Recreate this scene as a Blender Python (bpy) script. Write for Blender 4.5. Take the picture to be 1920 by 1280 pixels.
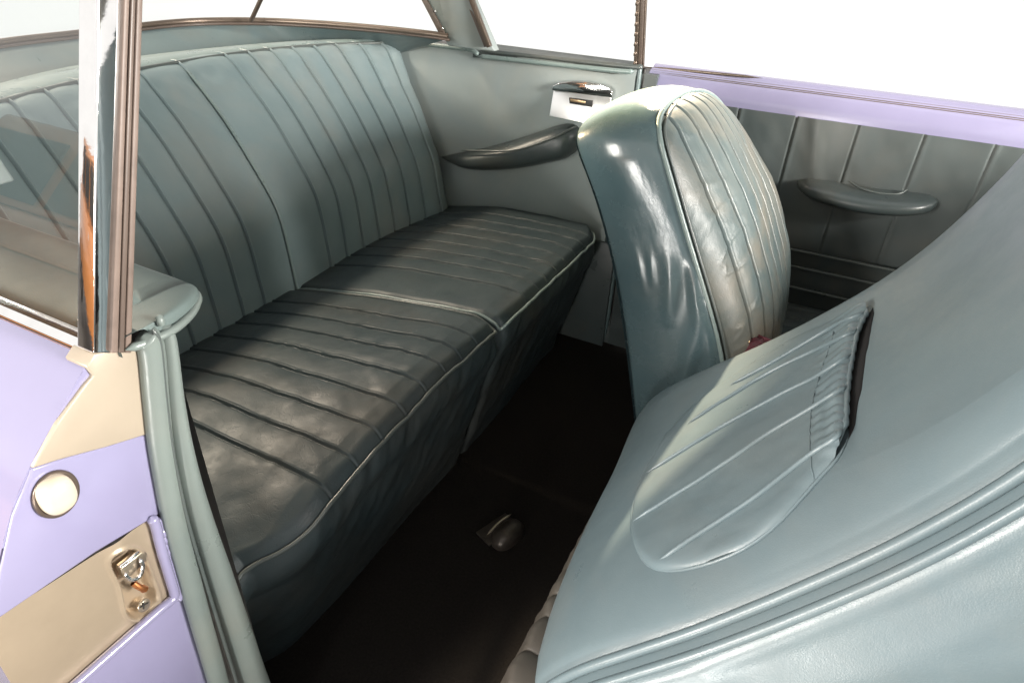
import bpy, math, random
import numpy as np
from mathutils import Matrix, Vector

# ------------------------------------------------------------------ scene, camera, light
S = bpy.context.scene
for o in list(bpy.data.objects):
    bpy.data.objects.remove(o, do_unlink=True)
COL = S.collection

CAM = np.array([1.10364, -1.04515, 1.12743])
YAW, PITCH, ROLL, FPX = 0.449281, 0.569616, 0.046663, 1225.334
F = np.array([-math.sin(YAW)*math.cos(PITCH), math.cos(YAW)*math.cos(PITCH), -math.sin(PITCH)])
rt = np.cross(F, [0, 0, 1]); rt /= np.linalg.norm(rt); up = np.cross(rt, F)
R = rt*math.cos(ROLL) + up*math.sin(ROLL)
U = -rt*math.sin(ROLL) + up*math.cos(ROLL)
cd = bpy.data.cameras.new('camera')
cam = bpy.data.objects.new('camera', cd); COL.objects.link(cam)
cam.matrix_world = Matrix(((R[0], U[0], -F[0], CAM[0]), (R[1], U[1], -F[1], CAM[1]), (R[2], U[2], -F[2], CAM[2]), (0, 0, 0, 1)))
cd.sensor_width = 36; cd.lens = FPX/1920*36; cd.clip_start = .02; cd.clip_end = 200
S.camera = cam

W = bpy.data.worlds.new('World'); S.world = W; W.use_nodes = True
bg = W.node_tree.nodes['Background']; bg.inputs[0].default_value = (1.0, .985, .965, 1); bg.inputs[1].default_value = 1.25
S.view_settings.view_transform = 'Standard'; S.view_settings.look = 'None'
S.view_settings.exposure = 0; S.view_settings.gamma = 1

def lamp(name, kind, loc, target, power, color, size=.3, **k):
    l = bpy.data.lights.new(name, kind); l.energy = power; l.color = color
    if kind == 'AREA': l.shape = 'DISK'; l.size = size
    elif kind == 'SPOT': l.shadow_soft_size = size; l.spot_size = k['spot']; l.spot_blend = .8
    o = bpy.data.objects.new(name, l); COL.objects.link(o); o.location = loc
    o.rotation_euler = (Vector(target) - Vector(loc)).to_track_quat('-Z', 'Y').to_euler()
    return o
lamp('workshop_lamp_near', 'AREA', (-.1, -2.45, 1.06), (.6, .1, .6), 92, (1, .95, .88), .6)  # added fill light from the near side, no lamp seen there
lamp('workshop_lamp_rear', 'AREA', (-1.9, .1, 2.75), (.3, 0, .4), 150, (1, .84, .66), .4)
lamp('workshop_spotlight_far', 'SPOT', (.2, 2.7, 2.75), (.77, .38, .87), 2600, (1, .80, .56), .05, spot=math.radians(8.5))  # added narrow spot to brighten the far front seat's top
lamp('workshop_spotlight_rear', 'SPOT', (-2.3, .45, 1.58), (.72, .27, .86), 27000, (1, .74, .44), .06, spot=math.radians(7.5))  # added spot through the rear window, warms the same seat top
lamp('workshop_lamp_front', 'AREA', (4.0, -.3, 1.52), (-.1, 0, .7), 540, (1, .96, .90), 1.0)  # added fill through the windscreen to lift the bench backrest
lamp('inspection_lamp', 'AREA', (.95, -2.3, .25), (.8, .05, .6), 18, (1, .97, .92), .22)  # unseen low light added for highlights on the seat side

# ------------------------------------------------------------------ pixel helpers (photo 1920 x 1280 -> place)
def ray(px, py): return F + (px-960.5)/FPX*R - (py-640)/FPX*U
def at(px, py, ax, v):
    d = ray(px, py); k = 'xyz'.index(ax); return CAM + (v-CAM[k])/d[k]*d
def pix(P):
    d = np.asarray(P, float) - CAM; z = d@F
    return np.stack([960.5+FPX*(d@R)/z, 640-FPX*(d@U)/z], -1)

# ------------------------------------------------------------------ noise
def _h(ix, iy, seed):
    n = (ix.astype(np.int64)*374761393 + iy.astype(np.int64)*668265263 + seed*2147483629) & 0xffffffff
    n = ((n ^ (n >> 13))*1274126177) & 0xffffffff
    return ((n ^ (n >> 16)) & 0xffff)/65535.0
def noise(x, y, seed=0):
    x = np.asarray(x, float); y = np.asarray(y, float)
    ix, iy = np.floor(x), np.floor(y); fx, fy = x-ix, y-iy
    fx = fx*fx*fx*(fx*(fx*6-15)+10); fy = fy*fy*fy*(fy*(fy*6-15)+10)
    a, b, c, d = _h(ix, iy, seed), _h(ix+1, iy, seed), _h(ix, iy+1, seed), _h(ix+1, iy+1, seed)
    return (a+(b-a)*fx+(c-a)*fy+(a-b-c+d)*fx*fy)*2-1
def fbm(x, y, seed=0, o=3):
    r = 0; a = 1
    for i in range(o):
        r = r + a*noise(x*2**i, y*2**i, seed+i*17); a *= .5
    return r
def ridge(x, y, seed=0): return 1-np.abs(fbm(x, y, seed, 2))*1.6
def sm(a, b, x):
    t = np.clip((np.asarray(x, float)-a)/(b-a), 0, 1); return t*t*(3-2*t)
def gs(x, w): return np.exp(-(x/w)**2)

# ------------------------------------------------------------------ materials
def mat(name):
    m = bpy.data.materials.new(name); m.use_nodes = True
    return m, m.node_tree.nodes, m.node_tree.links, m.node_tree.nodes['Principled BSDF']
def N(nodes, t, **k):
    n = nodes.new(t)
    for a, b in k.items():
        if a in n.inputs: n.inputs[a].default_value = b
        else: setattr(n, a, b)
    return n
def leather(name, c1, c2, rough=.36, worn=None, patchamt=.35, grain=.10, crack=.0, spec=.5, sc=6):
    m, n, l, b = mat(name)
    tc = n.new('ShaderNodeTexCoord')
    n1 = N(n, 'ShaderNodeTexNoise', Scale=sc, Detail=5.0, Roughness=.6); l.new(tc.outputs['Object'], n1.inputs['Vector'])
    r = n.new('ShaderNodeValToRGB'); r.color_ramp.elements[0].position = .32; r.color_ramp.elements[1].position = .68
    r.color_ramp.elements[0].color = (*c1, 1); r.color_ramp.elements[1].color = (*c2, 1); l.new(n1.outputs['Fac'], r.inputs['Fac'])
    out = r.outputs['Color']
    if worn:  # patches of wear and of painted reflection mixed into the colour
        n2 = N(n, 'ShaderNodeTexNoise', Scale=3.3, Detail=8.0, Roughness=.62, Distortion=.6); l.new(tc.outputs['Object'], n2.inputs['Vector'])
        r2 = n.new('ShaderNodeValToRGB'); r2.color_ramp.elements[0].position = .47; r2.color_ramp.elements[1].position = .66
        l.new(n2.outputs['Fac'], r2.inputs['Fac'])
        mu = N(n, 'ShaderNodeMath', operation='MULTIPLY'); mu.inputs[1].default_value = patchamt; l.new(r2.outputs['Color'], mu.inputs[0])
        mx = N(n, 'ShaderNodeMix', data_type='RGBA'); l.new(mu.outputs[0], mx.inputs['Factor']); l.new(out, mx.inputs['A']); mx.inputs['B'].default_value = (*worn, 1)
        out = mx.outputs['Result']
    l.new(out, b.inputs['Base Color'])
    nr = N(n, 'ShaderNodeTexNoise', Scale=14.0, Detail=6.0, Roughness=.65); l.new(tc.outputs['Object'], nr.inputs['Vector'])
    mr = N(n, 'ShaderNodeMapRange'); mr.inputs['From Min'].default_value = .3; mr.inputs['From Max'].default_value = .7
    mr.inputs['To Min'].default_value = rough-.09; mr.inputs['To Max'].default_value = rough+.13
    l.new(nr.outputs['Fac'], mr.inputs['Value']); l.new(mr.outputs[0], b.inputs['Roughness'])
    b.inputs['Specular IOR Level'].default_value = spec
    v = N(n, 'ShaderNodeTexVoronoi', Scale=620.0); l.new(tc.outputs['Object'], v.inputs['Vector'])
    n3 = N(n, 'ShaderNodeTexNoise', Scale=90.0, Detail=6.0, Roughness=.7); l.new(tc.outputs['Object'], n3.inputs['Vector'])
    ad = N(n, 'ShaderNodeMath', operation='MULTIPLY_ADD'); ad.inputs[1].default_value = .35; l.new(v.outputs['Distance'], ad.inputs[0]); l.new(n3.outputs['Fac'], ad.inputs[2])
    hgt = ad.outputs[0]
    if crack:
        w = N(n, 'ShaderNodeTexVoronoi', Scale=26.0, feature='DISTANCE_TO_EDGE')
        nd = N(n, 'ShaderNodeTexNoise', Scale=9.0, Detail=5.0); l.new(tc.outputs['Object'], nd.inputs['Vector'])
        va = N(n, 'ShaderNodeVectorMath', operation='MULTIPLY_ADD'); va.inputs[1].default_value = (.22, .22, .22)
        l.new(nd.outputs['Color'], va.inputs[0]); l.new(tc.outputs['Object'], va.inputs[2]); l.new(va.outputs[0], w.inputs['Vector'])
        rc = N(n, 'ShaderNodeMapRange'); rc.inputs['From Max'].default_value = .035; rc.inputs['To Max'].default_value = crack; l.new(w.outputs['Distance'], rc.inputs['Value'])
        a2 = N(n, 'ShaderNodeMath', operation='ADD'); l.new(hgt, a2.inputs[0]); l.new(rc.outputs[0], a2.inputs[1]); hgt = a2.outputs[0]
    bp = N(n, 'ShaderNodeBump', Strength=grain*2.2, Distance=.0012); l.new(hgt, bp.inputs['Height']); l.new(bp.outputs['Normal'], b.inputs['Normal'])
    return m
TEAL1, TEAL2 = (.060, .088, .093), (.080, .112, .116)
WORN_REFLECT = (.13, .115, .09)  # warm tone for wear and for brownish reflections painted into leather
M = {}
M['leather'] = leather('teal_leather', TEAL1, TEAL2, .34, WORN_REFLECT, .30)
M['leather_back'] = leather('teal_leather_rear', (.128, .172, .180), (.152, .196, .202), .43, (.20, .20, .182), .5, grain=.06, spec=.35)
M['leather_seat'] = leather('teal_leather_worn', (.026, .038, .042), (.037, .050, .053), .47, (.055, .052, .045), .55, crack=.4, spec=.3)  # worn leather, base also darkened for shade on the bench cushions
M['leather_gloss'] = leather('teal_leather_gloss', (.045, .075, .084), (.060, .094, .103), .24, WORN_REFLECT, .15, spec=.55, grain=.05, crack=.0)
M['leather_pale'] = leather('teal_leather_pale', (.122, .165, .182), (.145, .19, .205), .36, (.19, .195, .185), .25, grain=.08, crack=.03)
M['leather_front'] = leather('teal_leather_cracked', (.048, .066, .067), (.064, .082, .080), .42, (.12, .10, .074), .7, crack=.35, spec=.4)
M['vinyl'] = leather('grey_teal_trim', (.046, .057, .057), (.058, .069, .068), .40, (.08, .076, .064), .4)
M['leather_grey'] = leather('grey_green_roll_leather', (.115, .138, .130), (.14, .165, .152), .34, (.18, .17, .14), .3, grain=.07)
M['pad'] = leather('sill_pad_leather', (.085, .112, .108), (.105, .132, .126), .56, (.14, .135, .115), .3, spec=.22)
M['trim_light'] = leather('pale_side_trim', (.20, .232, .232), (.225, .257, .254), .48, (.28, .275, .24), .4)
M['leather_dark'] = leather('dark_armrest_leather', (.030, .040, .041), (.042, .053, .053), .34, (.07, .06, .045), .4)  # armrest leather, also darkens shaded lower panels and far front cushion
M['ruched'] = leather('brown_grey_ruched_leather', (.055, .050, .042), (.072, .063, .053), .5, spec=.3)
M['piping'] = leather('teal_piping', (.13, .17, .165), (.16, .20, .19), .30, grain=.04)
M['piping_dark'] = leather('dark_piping', (.05, .062, .06), (.07, .08, .075), .35, grain=.04)

def simple(name, col, rough=.5, metal=0, spec=.5, coat=0, nz=.12, ns=8, bump=0, bs=60):
    m, n, l, b = mat(name)
    tc = n.new('ShaderNodeTexCoord')
    n1 = N(n, 'ShaderNodeTexNoise', Scale=float(ns), Detail=6.0, Roughness=.6); l.new(tc.outputs['Object'], n1.inputs['Vector'])
    r = n.new('ShaderNodeValToRGB'); r.color_ramp.elements[0].position = .3; r.color_ramp.elements[1].position = .7
    r.color_ramp.elements[0].color = (*[c*(1-nz) for c in col], 1); r.color_ramp.elements[1].color = (*[min(1, c*(1+nz)) for c in col], 1)
    l.new(n1.outputs['Fac'], r.inputs['Fac']); l.new(r.outputs['Color'], b.inputs['Base Color'])
    b.inputs['Roughness'].default_value = rough; b.inputs['Metallic'].default_value = metal
    b.inputs['Specular IOR Level'].default_value = spec; b.inputs['Coat Weight'].default_value = coat; b.inputs['Coat Roughness'].default_value = .08
    if bump:
        n2 = N(n, 'ShaderNodeTexNoise', Scale=float(bs), Detail=4.0); l.new(tc.outputs['Object'], n2.inputs['Vector'])
        bp = N(n, 'ShaderNodeBump', Strength=bump, Distance=.002); l.new(n2.outputs['Fac'], bp.inputs['Height']); l.new(bp.outputs['Normal'], b.inputs['Normal'])
    return m
M['lavender'] = simple('lavender_paint', (.185, .175, .27), .24, coat=.6, nz=.04)
M['beige'] = simple('beige_metal', (.29, .245, .19), .38, metal=.15, nz=.08)
M['gold'] = simple('brushed_gold_metal', (.42, .34, .25), .38, metal=.65, nz=.1)
M['chrome'] = simple('chrome', (.78, .77, .76), .07, metal=1, nz=.06, ns=30, bump=.10, bs=45)
M['chrome_plate'] = simple('chrome_plate', (.95, .94, .93), .28, metal=1, nz=.02)
M['brass'] = simple('worn_brass', (.42, .30, .18), .35, metal=.9)
M['copper'] = simple('copper', (.75, .30, .12), .3, metal=1)
M['channel_brown'] = simple('brown_channel', (.12, .088, .072), .5, nz=.2, ns=30)
M['rubber'] = simple('brown_channel_rubber', (.085, .062, .05), .42, nz=.15)
M['bronze'] = simple('bronze_trim', (.13, .10, .08), .38, metal=.7, nz=.15)
M['dark'] = simple('black_rubber', (.012, .011, .01), .6)
M['lining'] = simple('dark_lining', (.008, .007, .007), .9)  # black for the shadow inside the pocket opening
M['carpet'] = simple('black_carpet', (.010, .0085, .0075), .95, spec=.1, nz=.4, ns=200, bump=.8, bs=500)
M['concrete'] = simple('garage_concrete', (.11, .10, .09), .8, nz=.3, ns=2, bump=.3, bs=30)
M['cream'] = simple('cream_plastic', (.42, .36, .27), .3)
M['headlining'] = simple('headlining', (.35, .33, .30), .9)
M['brown_paint'] = simple('brown_paint', (.50, .20, .06), .25, coat=.7)
M['red'] = simple('red_knit', (.05, .005, .010), .6, nz=.5, ns=90, bump=1, bs=120)
M['tyre'] = simple('tyre_rubber', (.02, .02, .02), .8)
M['bracket'] = simple('tarnished_steel', (.05, .042, .035), .42, metal=.6, nz=.4, ns=40, bump=.4)
M['latch'] = simple('latch_steel', (.42, .36, .28), .3, metal=.85, nz=.2, ns=20)
def glassmat():
    m, n, l, b = mat('window_glass'); n.remove(b)
    tr = N(n, 'ShaderNodeBsdfTransparent'); tr.inputs[0].default_value = (.93, .95, .94, 1)
    gl = N(n, 'ShaderNodeBsdfGlossy', Roughness=.0)
    fr = N(n, 'ShaderNodeFresnel', IOR=1.85)
    mx = n.new('ShaderNodeMixShader'); l.new(fr.outputs[0], mx.inputs[0]); l.new(tr.outputs[0], mx.inputs[1]); l.new(gl.outputs[0], mx.inputs[2])
    l.new(mx.outputs[0], n['Material Output'].inputs[0]); return m
M['glass'] = glassmat()
def screenmat(name, col, e):
    m, n, l, b = mat(name); b.inputs['Base Color'].default_value = (*col, 1)
    b.inputs['Emission Color'].default_value = (*col, 1); b.inputs['Emission Strength'].default_value = e; return m
M['lit'] = screenmat('lit_lamp', (1, .62, .22), 3)

# ------------------------------------------------------------------ object helpers
def link(name, me, m=None, parent=None, smooth=True):
    if m: me.materials.append(M[m])
    if smooth: me.polygons.foreach_set('use_smooth', [True]*len(me.polygons))
    o = bpy.data.objects.new(name, me); COL.objects.link(o)
    if parent: o.parent = parent; o.matrix_parent_inverse = Matrix.Identity(4); o.matrix_basis = parent.matrix_world.inverted() if False else Matrix.Identity(4)
    return o
def root(name, label, cat, group=None):
    o = bpy.data.objects.new(name, None); COL.objects.link(o)
    o['label'] = label; o['category'] = cat
    if group: o['group'] = group
    o.empty_display_size = .05
    return o
def tag(o, label, cat, group=None):
    o['label'] = label; o['category'] = cat
    if group: o['group'] = group
    return o
def gridmesh(name, P, cu=False, cv=False):
    """P[nu,nv,3]"""
    nu, nv = P.shape[:2]; me = bpy.data.meshes.new(name)
    i = np.arange(nu*nv).reshape(nu, nv)
    a = i if not cu else np.concatenate([i, i[:1]], 0)
    a = a if not cv else np.concatenate([a, a[:, :1]], 1)
    q = np.stack([a[:-1, :-1], a[1:, :-1], a[1:, 1:], a[:-1, 1:]], -1).reshape(-1, 4)
    me.vertices.add(nu*nv); me.vertices.foreach_set('co', np.ascontiguousarray(P, dtype=np.float32).ravel())
    me.loops.add(q.size); me.loops.foreach_set('vertex_index', q.ravel().astype(np.int32))
    me.polygons.add(len(q)); me.polygons.foreach_set('loop_start', np.arange(0, q.size, 4, dtype=np.int32))
    try: me.polygons.foreach_set('loop_total', np.full(len(q), 4, dtype=np.int32))
    except Exception: pass
    me.update(); me.validate(); return me
def normals(P):
    du = np.gradient(P, axis=0); dv = np.gradient(P, axis=1)
    n = np.cross(du, dv); L = np.linalg.norm(n, axis=-1, keepdims=True); return n/np.maximum(L, 1e-12)
def surf(name, P, m, parent=None, breaks=None, cut=None, flip=False):
    """breaks: values of the first-axis coordinate `cut` where the sheet is split into separate pieces"""
    if flip: P = P[:, ::-1]
    if breaks is None: return link(name, gridmesh(name, P), m, parent)
    idx = sorted(set([0] + [int(np.argmin(abs(cut-b))) for b in breaks] + [len(cut)-1])); out = []
    for a, b in zip(idx[:-1], idx[1:]):
        if b-a > 1: out.append(link(name, gridmesh(name, P[a:b+1]), m, parent))
    return out
def cr(pts, n=12, closed=False):
    p = np.array(pts, float)
    if closed: p = np.concatenate([p[-1:], p, p[:2]])
    else: p = np.concatenate([2*p[:1]-p[1:2], p, 2*p[-1:]-p[-2:-1]])
    t = np.linspace(0, 1, n, endpoint=False)[:, None]; out = []
    for i in range(1, len(p)-2):
        a, b, c, d = p[i-1:i+3]
        out.append(.5*((2*b)+(-a+c)*t+(2*a-5*b+4*c-d)*t**2+(-a+3*b-3*c+d)*t**3))
    out = np.concatenate(out)
    return out if closed else np.concatenate([out, p[-2:-1]])
def curve_y(xs, ys, x):
    """smooth 1-D interpolation (resampled Catmull-Rom)"""
    c = cr(np.stack([xs, ys], 1), 16); return np.interp(x, c[:, 0], c[:, 1])
def sweep(pts, r, k=10, ry=None, closed=False, upv=None, taper=False):
    p = np.array(pts, float); n = len(p)
    T = np.gradient(p, axis=0) if not closed else np.roll(p, -1, 0)-np.roll(p, 1, 0)
    T /= np.maximum(np.linalg.norm(T, axis=1, keepdims=True), 1e-9)
    u = np.array(upv if upv is not None else (0, 0, 1), float)
    if upv is None and abs(T[0]@u) > .9: u = np.array((0, 1., 0))
    A = []; 
    for i in range(n):
        a = u - (u@T[i])*T[i]; L = np.linalg.norm(a)
        if L < 1e-4: a = A[-1] if A else np.array((1., 0, 0))
        else: a = a/L
        A.append(a)
        if upv is None: u = a
    A = np.array(A); B = np.cross(T, A)
    ang = np.linspace(0, 2*np.pi, k, endpoint=False)
    rr = np.broadcast_to(np.asarray(r, float), (n,)); r2 = rr if ry is None else np.broadcast_to(np.asarray(ry, float), (n,))
    if taper:
        e = np.minimum(1, np.minimum(np.arange(n), np.arange(n)[::-1])/3+.05); rr = rr*e; r2 = r2*e
    return p[:, None]+A[:, None]*(np.cos(ang)[None, :, None]*rr[:, None, None])+B[:, None]*(np.sin(ang)[None, :, None]*r2[:, None, None])
def tube(name, pts, r, m, parent=None, k=10, closed=False, ry=None, upv=None, smoothn=10, taper=True):
    p = cr(pts, smoothn, closed) if smoothn else np.array(pts, float)
    return link(name, gridmesh(name, sweep(p, r, k, ry, closed, upv, taper and not closed), cu=closed, cv=True), m, parent)
def mesh(name, verts, faces, m, parent=None, bevel=0, smooth=False, seg=2):
    me = bpy.data.meshes.new(name); me.from_pydata([tuple(map(float, v)) for v in verts], [], faces); me.update()
    import bmesh
    bm = bmesh.new(); bm.from_mesh(me); bmesh.ops.recalc_face_normals(bm, faces=bm.faces)
    if bevel: bmesh.ops.bevel(bm, geom=list(bm.edges), offset=bevel, segments=seg, affect='EDGES', profile=.6, clamp_overlap=True)
    bm.to_mesh(me); bm.free()
    return link(name, me, m, parent, smooth or bevel > 0)
def slab(name, outline, off, m, parent=None, bevel=0, seg=2):
    """prism from an outline (3-D points) pushed by the vector off"""
    a = [np.array(p, float) for p in outline]; n = len(a); off = np.array(off, float)
    v = a + [p+off for p in a]
    f = [list(range(n)), list(range(2*n-1, n-1, -1))] + [[i, (i+1) % n, n+(i+1) % n, n+i] for i in range(n)]
    return mesh(name, v, f, m, parent, bevel, seg=seg)
def box(name, lo, hi, m, parent=None, bevel=0):
    x0, y0, z0 = lo; x1, y1, z1 = hi
    return slab(name, [(x0, y0, z0), (x1, y0, z0), (x1, y1, z0), (x0, y1, z0)], (0, 0, z1-z0), m, parent, bevel)
def blob(name, c, ax, m, parent=None, n=24, ex=1.0, spin=None):
    """superellipsoid: c centre, ax three half-axis vectors"""
    t = np.linspace(-np.pi/2, np.pi/2, n)[None, :]; p = np.linspace(0, 2*np.pi, 2*n, endpoint=False)[:, None]
    f = lambda v: np.sign(v)*np.abs(v)**ex
    X = f(np.cos(t))*f(np.cos(p)); Y = f(np.cos(t))*f(np.sin(p)); Z = f(np.sin(t))*np.ones_like(p)
    A = np.array(ax, float); P = np.array(c, float)+X[..., None]*A[0]+Y[..., None]*A[1]+Z[..., None]*A[2]
    return link(name, gridmesh(name, P, cu=True), m, parent)

g_ = box('garage_floor', (-7.5, -8.5, -.40), (8.5, 7.6, -.34), 'concrete'); g_['kind'] = 'structure'
# ================================================================== CAR BODY
car = root('vintage_car', 'lavender painted vintage car with teal trimmed cabin, doorway and windows around the seats', 'car')

floor = box('floor_carpet', (-.2, -.74, -.05), (2.1, .76, 0), 'carpet', car)
box('rear_bulkhead', (-.36, -.74, .0), (-.33, .74, .80), 'vinyl', car)
# roof, dash and screen surround: shade the cabin as the real car does
def roofP(u, v):
    x = -.15 + 1.65*u; y = -.54 + 1.08*v
    z = 1.245 - .07*(abs(v-.5)*2)**2.5 - .05*((u-.45)*2)**2
    return np.stack([x, y, z], -1)
uu, vv = np.meshgrid(np.linspace(0, 1, 40), np.linspace(0, 1, 30), indexing='ij')
rp = roofP(uu, vv)
surf('headlining', rp, 'headlining', car); rp2 = rp.copy(); rp2[..., 2] += .03; surf('roof', rp2, 'lavender', car)
box('dashboard', (1.72, -.70, .45), (1.95, .72, .80), 'vinyl', car, .03)
box('front_bulkhead', (1.95, -.72, -.02), (1.99, .74, .80), 'carpet', car)
slab('windscreen_pillar', [(1.95, .66, .80), (2.02, .66, .80), (1.54, .56, 1.16), (1.48, .56, 1.16)], (0, .05, 0), 'lavender', car)
slab('windscreen_pillar', [(1.95, -.66, .80), (2.02, -.66, .80), (1.54, -.56, 1.16), (1.48, -.56, 1.16)], (0, -.05, 0), 'lavender', car)

# ---- far rear quarter trim
def lin(n): return np.linspace(0, 1, n)
U1, V1 = np.meshgrid(lin(120), lin(90), indexing='ij')
X = -.42+1.01*U1
ztop = np.where(X < .135, .829, .829) - .004*sm(.12, .14, X)
P = np.stack([X, .672+.016*V1**2*0+.002*fbm(X*6, V1*4, 5), .0+V1*(ztop-.0)], -1)
surf('rear_side_panel', P, 'trim_light', car)
# upper edge roll, stepping down at the pillar
tube('trim_edge_roll', [(-.42, .663, .822), (-.2, .663, .822), (0, .664, .823), (.10, .664, .824), (.122, .664, .820), (.135, .664, .812)], .0065, 'piping', car)
tube('window_sill_moulding', [(.132, .664, .809), (.2, .664, .811), (.4, .664, .815), (.55, .664, .819), (.585, .668, .822)], .0065, 'piping', car)
tube('window_sill_moulding', [(.125, .672, .823), (.3, .672, .826), (.575, .672, .831), (.588, .68, .835)], .006, 'vinyl', car)
slab('window_ledge', [(.11, .672, .822), (.59, .672, .828), (.59, .73, .836), (.11, .73, .836)], (0, 0, -.02), 'vinyl', car, .003)
# far rear armrest
def armrest(name, x0, x1, zf, depth, thick, y0, parent, ny=40, nx=90, rise=0):
    t = lin(nx); a = np.linspace(0, 2*np.pi, ny, endpoint=False)
    T, A = np.meshgrid(t, a, indexing='ij')
    x = x0+(x1-x0)*T
    wpro = np.interp(T, lin(len(depth)), depth); w = wpro*1.0
    th = np.interp(T, lin(len(thick)), thick)
    z0 = np.interp(T, lin(len(zf)), zf)
    ca, sa = np.cos(A), np.sin(A)
    yy = y0 - np.sign(ca)*np.abs(ca)**.7*w
    zz = z0 + np.sign(sa)*np.abs(sa)**.75*th/2
    P = np.stack([x, yy, zz], -1)
    return link(name, gridmesh(name, P, cv=True), 'leather_dark', parent)
sq = lambda a: [max(0.001, v) for v in a]
c8 = lambda pts, n=30: np.interp(np.linspace(0, 1, n), *np.array(cr(pts, 10)).T)
ar = armrest('rear_armrest', .005, .462, c8([(0, .502), (.3, .524), (.6, .566), (.85, .612), (1, .632)]),
             c8([(0, .004), (.1, .035), (.3, .07), (.6, .085), (.85, .08), (.96, .06), (1, .012)]),
             c8([(0, .004), (.1, .024), (.3, .055), (.6, .082), (.85, .096), (.95, .082), (1, .02)]), .672, car)
tube('piping', [(.10, .617, .552), (.2, .595, .573), (.3, .585, .595), (.40, .592, .640), (.44, .62, .664), (.452, .65, .672)], .0028, 'piping_dark', ar)
# chrome ashtray
AY = .668
def qp(px, py): return at(px, py, 'y', AY)
ash = slab('ashtray_plate', [qp(1040, 168), qp(1148, 180), qp(1148, 236)+np.array((0, -.022, 0)), qp(1038, 214)+np.array((0, -.022, 0))], (0, -.006, 0), 'chrome_plate', car, .0015)
slab('ashtray_lid', [qp(1039, 168), qp(1040, 160), qp(1052, 154), qp(1075, 151), qp(1105, 152), qp(1130, 157), qp(1147, 164), qp(1151, 170), qp(1151, 182)], (0, -.014, 0), 'chrome', ash, .002)
slab('ashtray_slot', [p+np.array((0, -.013, 0)) for p in (qp(1072, 181), qp(1116, 187), qp(1115, 199), qp(1073, 192))], (0, -.005, 0), 'dark', ash, .001)
slab('ashtray_catch', [p+np.array((0, -.017, 0)) for p in (qp(1075, 183), qp(1103, 187), qp(1103, 192), qp(1075, 188))], (0, -.004, 0), 'brass', ash, .001)

# ---- C pillar, rear window
cp = slab('rear_pillar_trim', [at(840, 72, 'y', .62)+np.array((0, 0, -.02)), at(795, -10, 'y', .62), at(765, -60, 'y', .60), at(850, -60, 'y', .60), at(882, -8, 'y', .62), at(928, 88, 'y', .62)+np.array((0, 0, -.012))], (0, .03, 0), 'trim_light', car, .004)
mir = [np.array(p)*np.array((1, -1, 1)) for p in [at(840, 72, 'y', .62)+np.array((0, 0, -.02)), at(795, -10, 'y', .62), at(765, -60, 'y', .60)+np.array((0, -.03, .12)), at(850, -60, 'y', .60)+np.array((0, -.03, .12)), at(882, -8, 'y', .62), at(928, 88, 'y', .62)+np.array((0, 0, -.012))]]
slab('rear_pillar_trim', mir, (0, -.03, 0), 'trim_light', car, .004)
def strip(name, pa, pb, w, y, th, m, parent):
    a0, b0 = at(*pa, 'y', y), at(*pb, 'y', y); d = (b0-a0)/np.linalg.norm(b0-a0); s = np.cross(d, [0, 1, 0]); s = s/np.linalg.norm(s)
    return slab(name, [a0, b0, b0+s*w, a0+s*w], (0, -th, 0), m, parent, .001)
ds = strip('window_channel', (793, -20), (840, 70), -.016, .618, .006, 'rubber', car)
for px, py in ((817, 22), (831, 54)):
    blob('screw', at(px, py, 'y', .609), ((.0032, 0, 0), (0, .002, 0), (0, 0, .0032)), 'chrome', ds, 10)
strip('window_channel', (886, -15), (924, 86), -.012, .616, .012, 'bronze', car)
strip('window_channel', (874, -15), (915, 86), -.008, .617, .006, 'rubber', car)
# rear window lower rail, wrapping round the back of the cabin
rw = [(-.565, -.30, .862), (-.578, -.15, .865), (-.58, 0, .865), (-.58, .16, .866), (-.572, .28, .866), (-.53, .37, .866), (-.44, .455, .866), (-.30, .52, .866), (-.13, .565, .8655), (.02, .585, .864), (.075, .60, .860)]
far = np.array(cr(rw, 10)); nearp = far[::-1]*np.array([1, -1, 1]); full = np.array([p for p in nearp if p[1] < -.30] + [p for p in far])
link('rear_window_rail', gridmesh('rear_window_rail', sweep(full, .008, 10, .006, taper=False), cv=True), 'bronze', car)
f2 = full+np.array((.006, 0, -.008)); 
link('rear_window_seal', gridmesh('rear_window_seal', sweep(f2, .004, 8, .004, taper=False), cv=True), 'rubber', car)
# panel sweeping from the rail down behind the seat (parcel shelf)
k = lin(24)[None, :, None]; top = (full+np.array((0, 0, -.006)))[:, None, :]
bot = np.stack([np.clip(full[:, 0]*.35-.20, -.42, .02), np.clip(full[:, 1]*1.10, -.668, .668), np.full(len(full), .775)], -1)[:, None, :]
P = top*(1-k)+bot*k; P[..., 2] -= .03*np.sin(np.pi*k[..., 0])**.8*0
surf('parcel_shelf', P, 'leather', car)
# rear window glass and centre bar
topr = full*np.array((.55, .86, 1))+np.array((.02, 0, .25)); kk = lin(6)[None, :, None]
surf('rear_window_glass', full[:, None, :]*(1-kk)+topr[:, None, :]*kk, 'glass', car)
b0 = at(470, 42, 'z', .868); b1 = at(493, -8, 'x', b0[0]+.05)
bar = mesh('rear_window_bar', *(lambda P: ([p for p in P.reshape(-1, 3)], [[0, 1, 5, 4], [1, 2, 6, 5], [2, 3, 7, 6], [3, 0, 4, 7], [0, 3, 2, 1], [4, 5, 6, 7]]))(np.array([[q+np.array(d) for d in ((-.004, -.006, 0), (.004, -.006, 0), (.004, .006, 0), (-.004, .006, 0))] for q in (b0, b1+(b1-b0)*1.5)])), 'bronze', car, .001)

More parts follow.
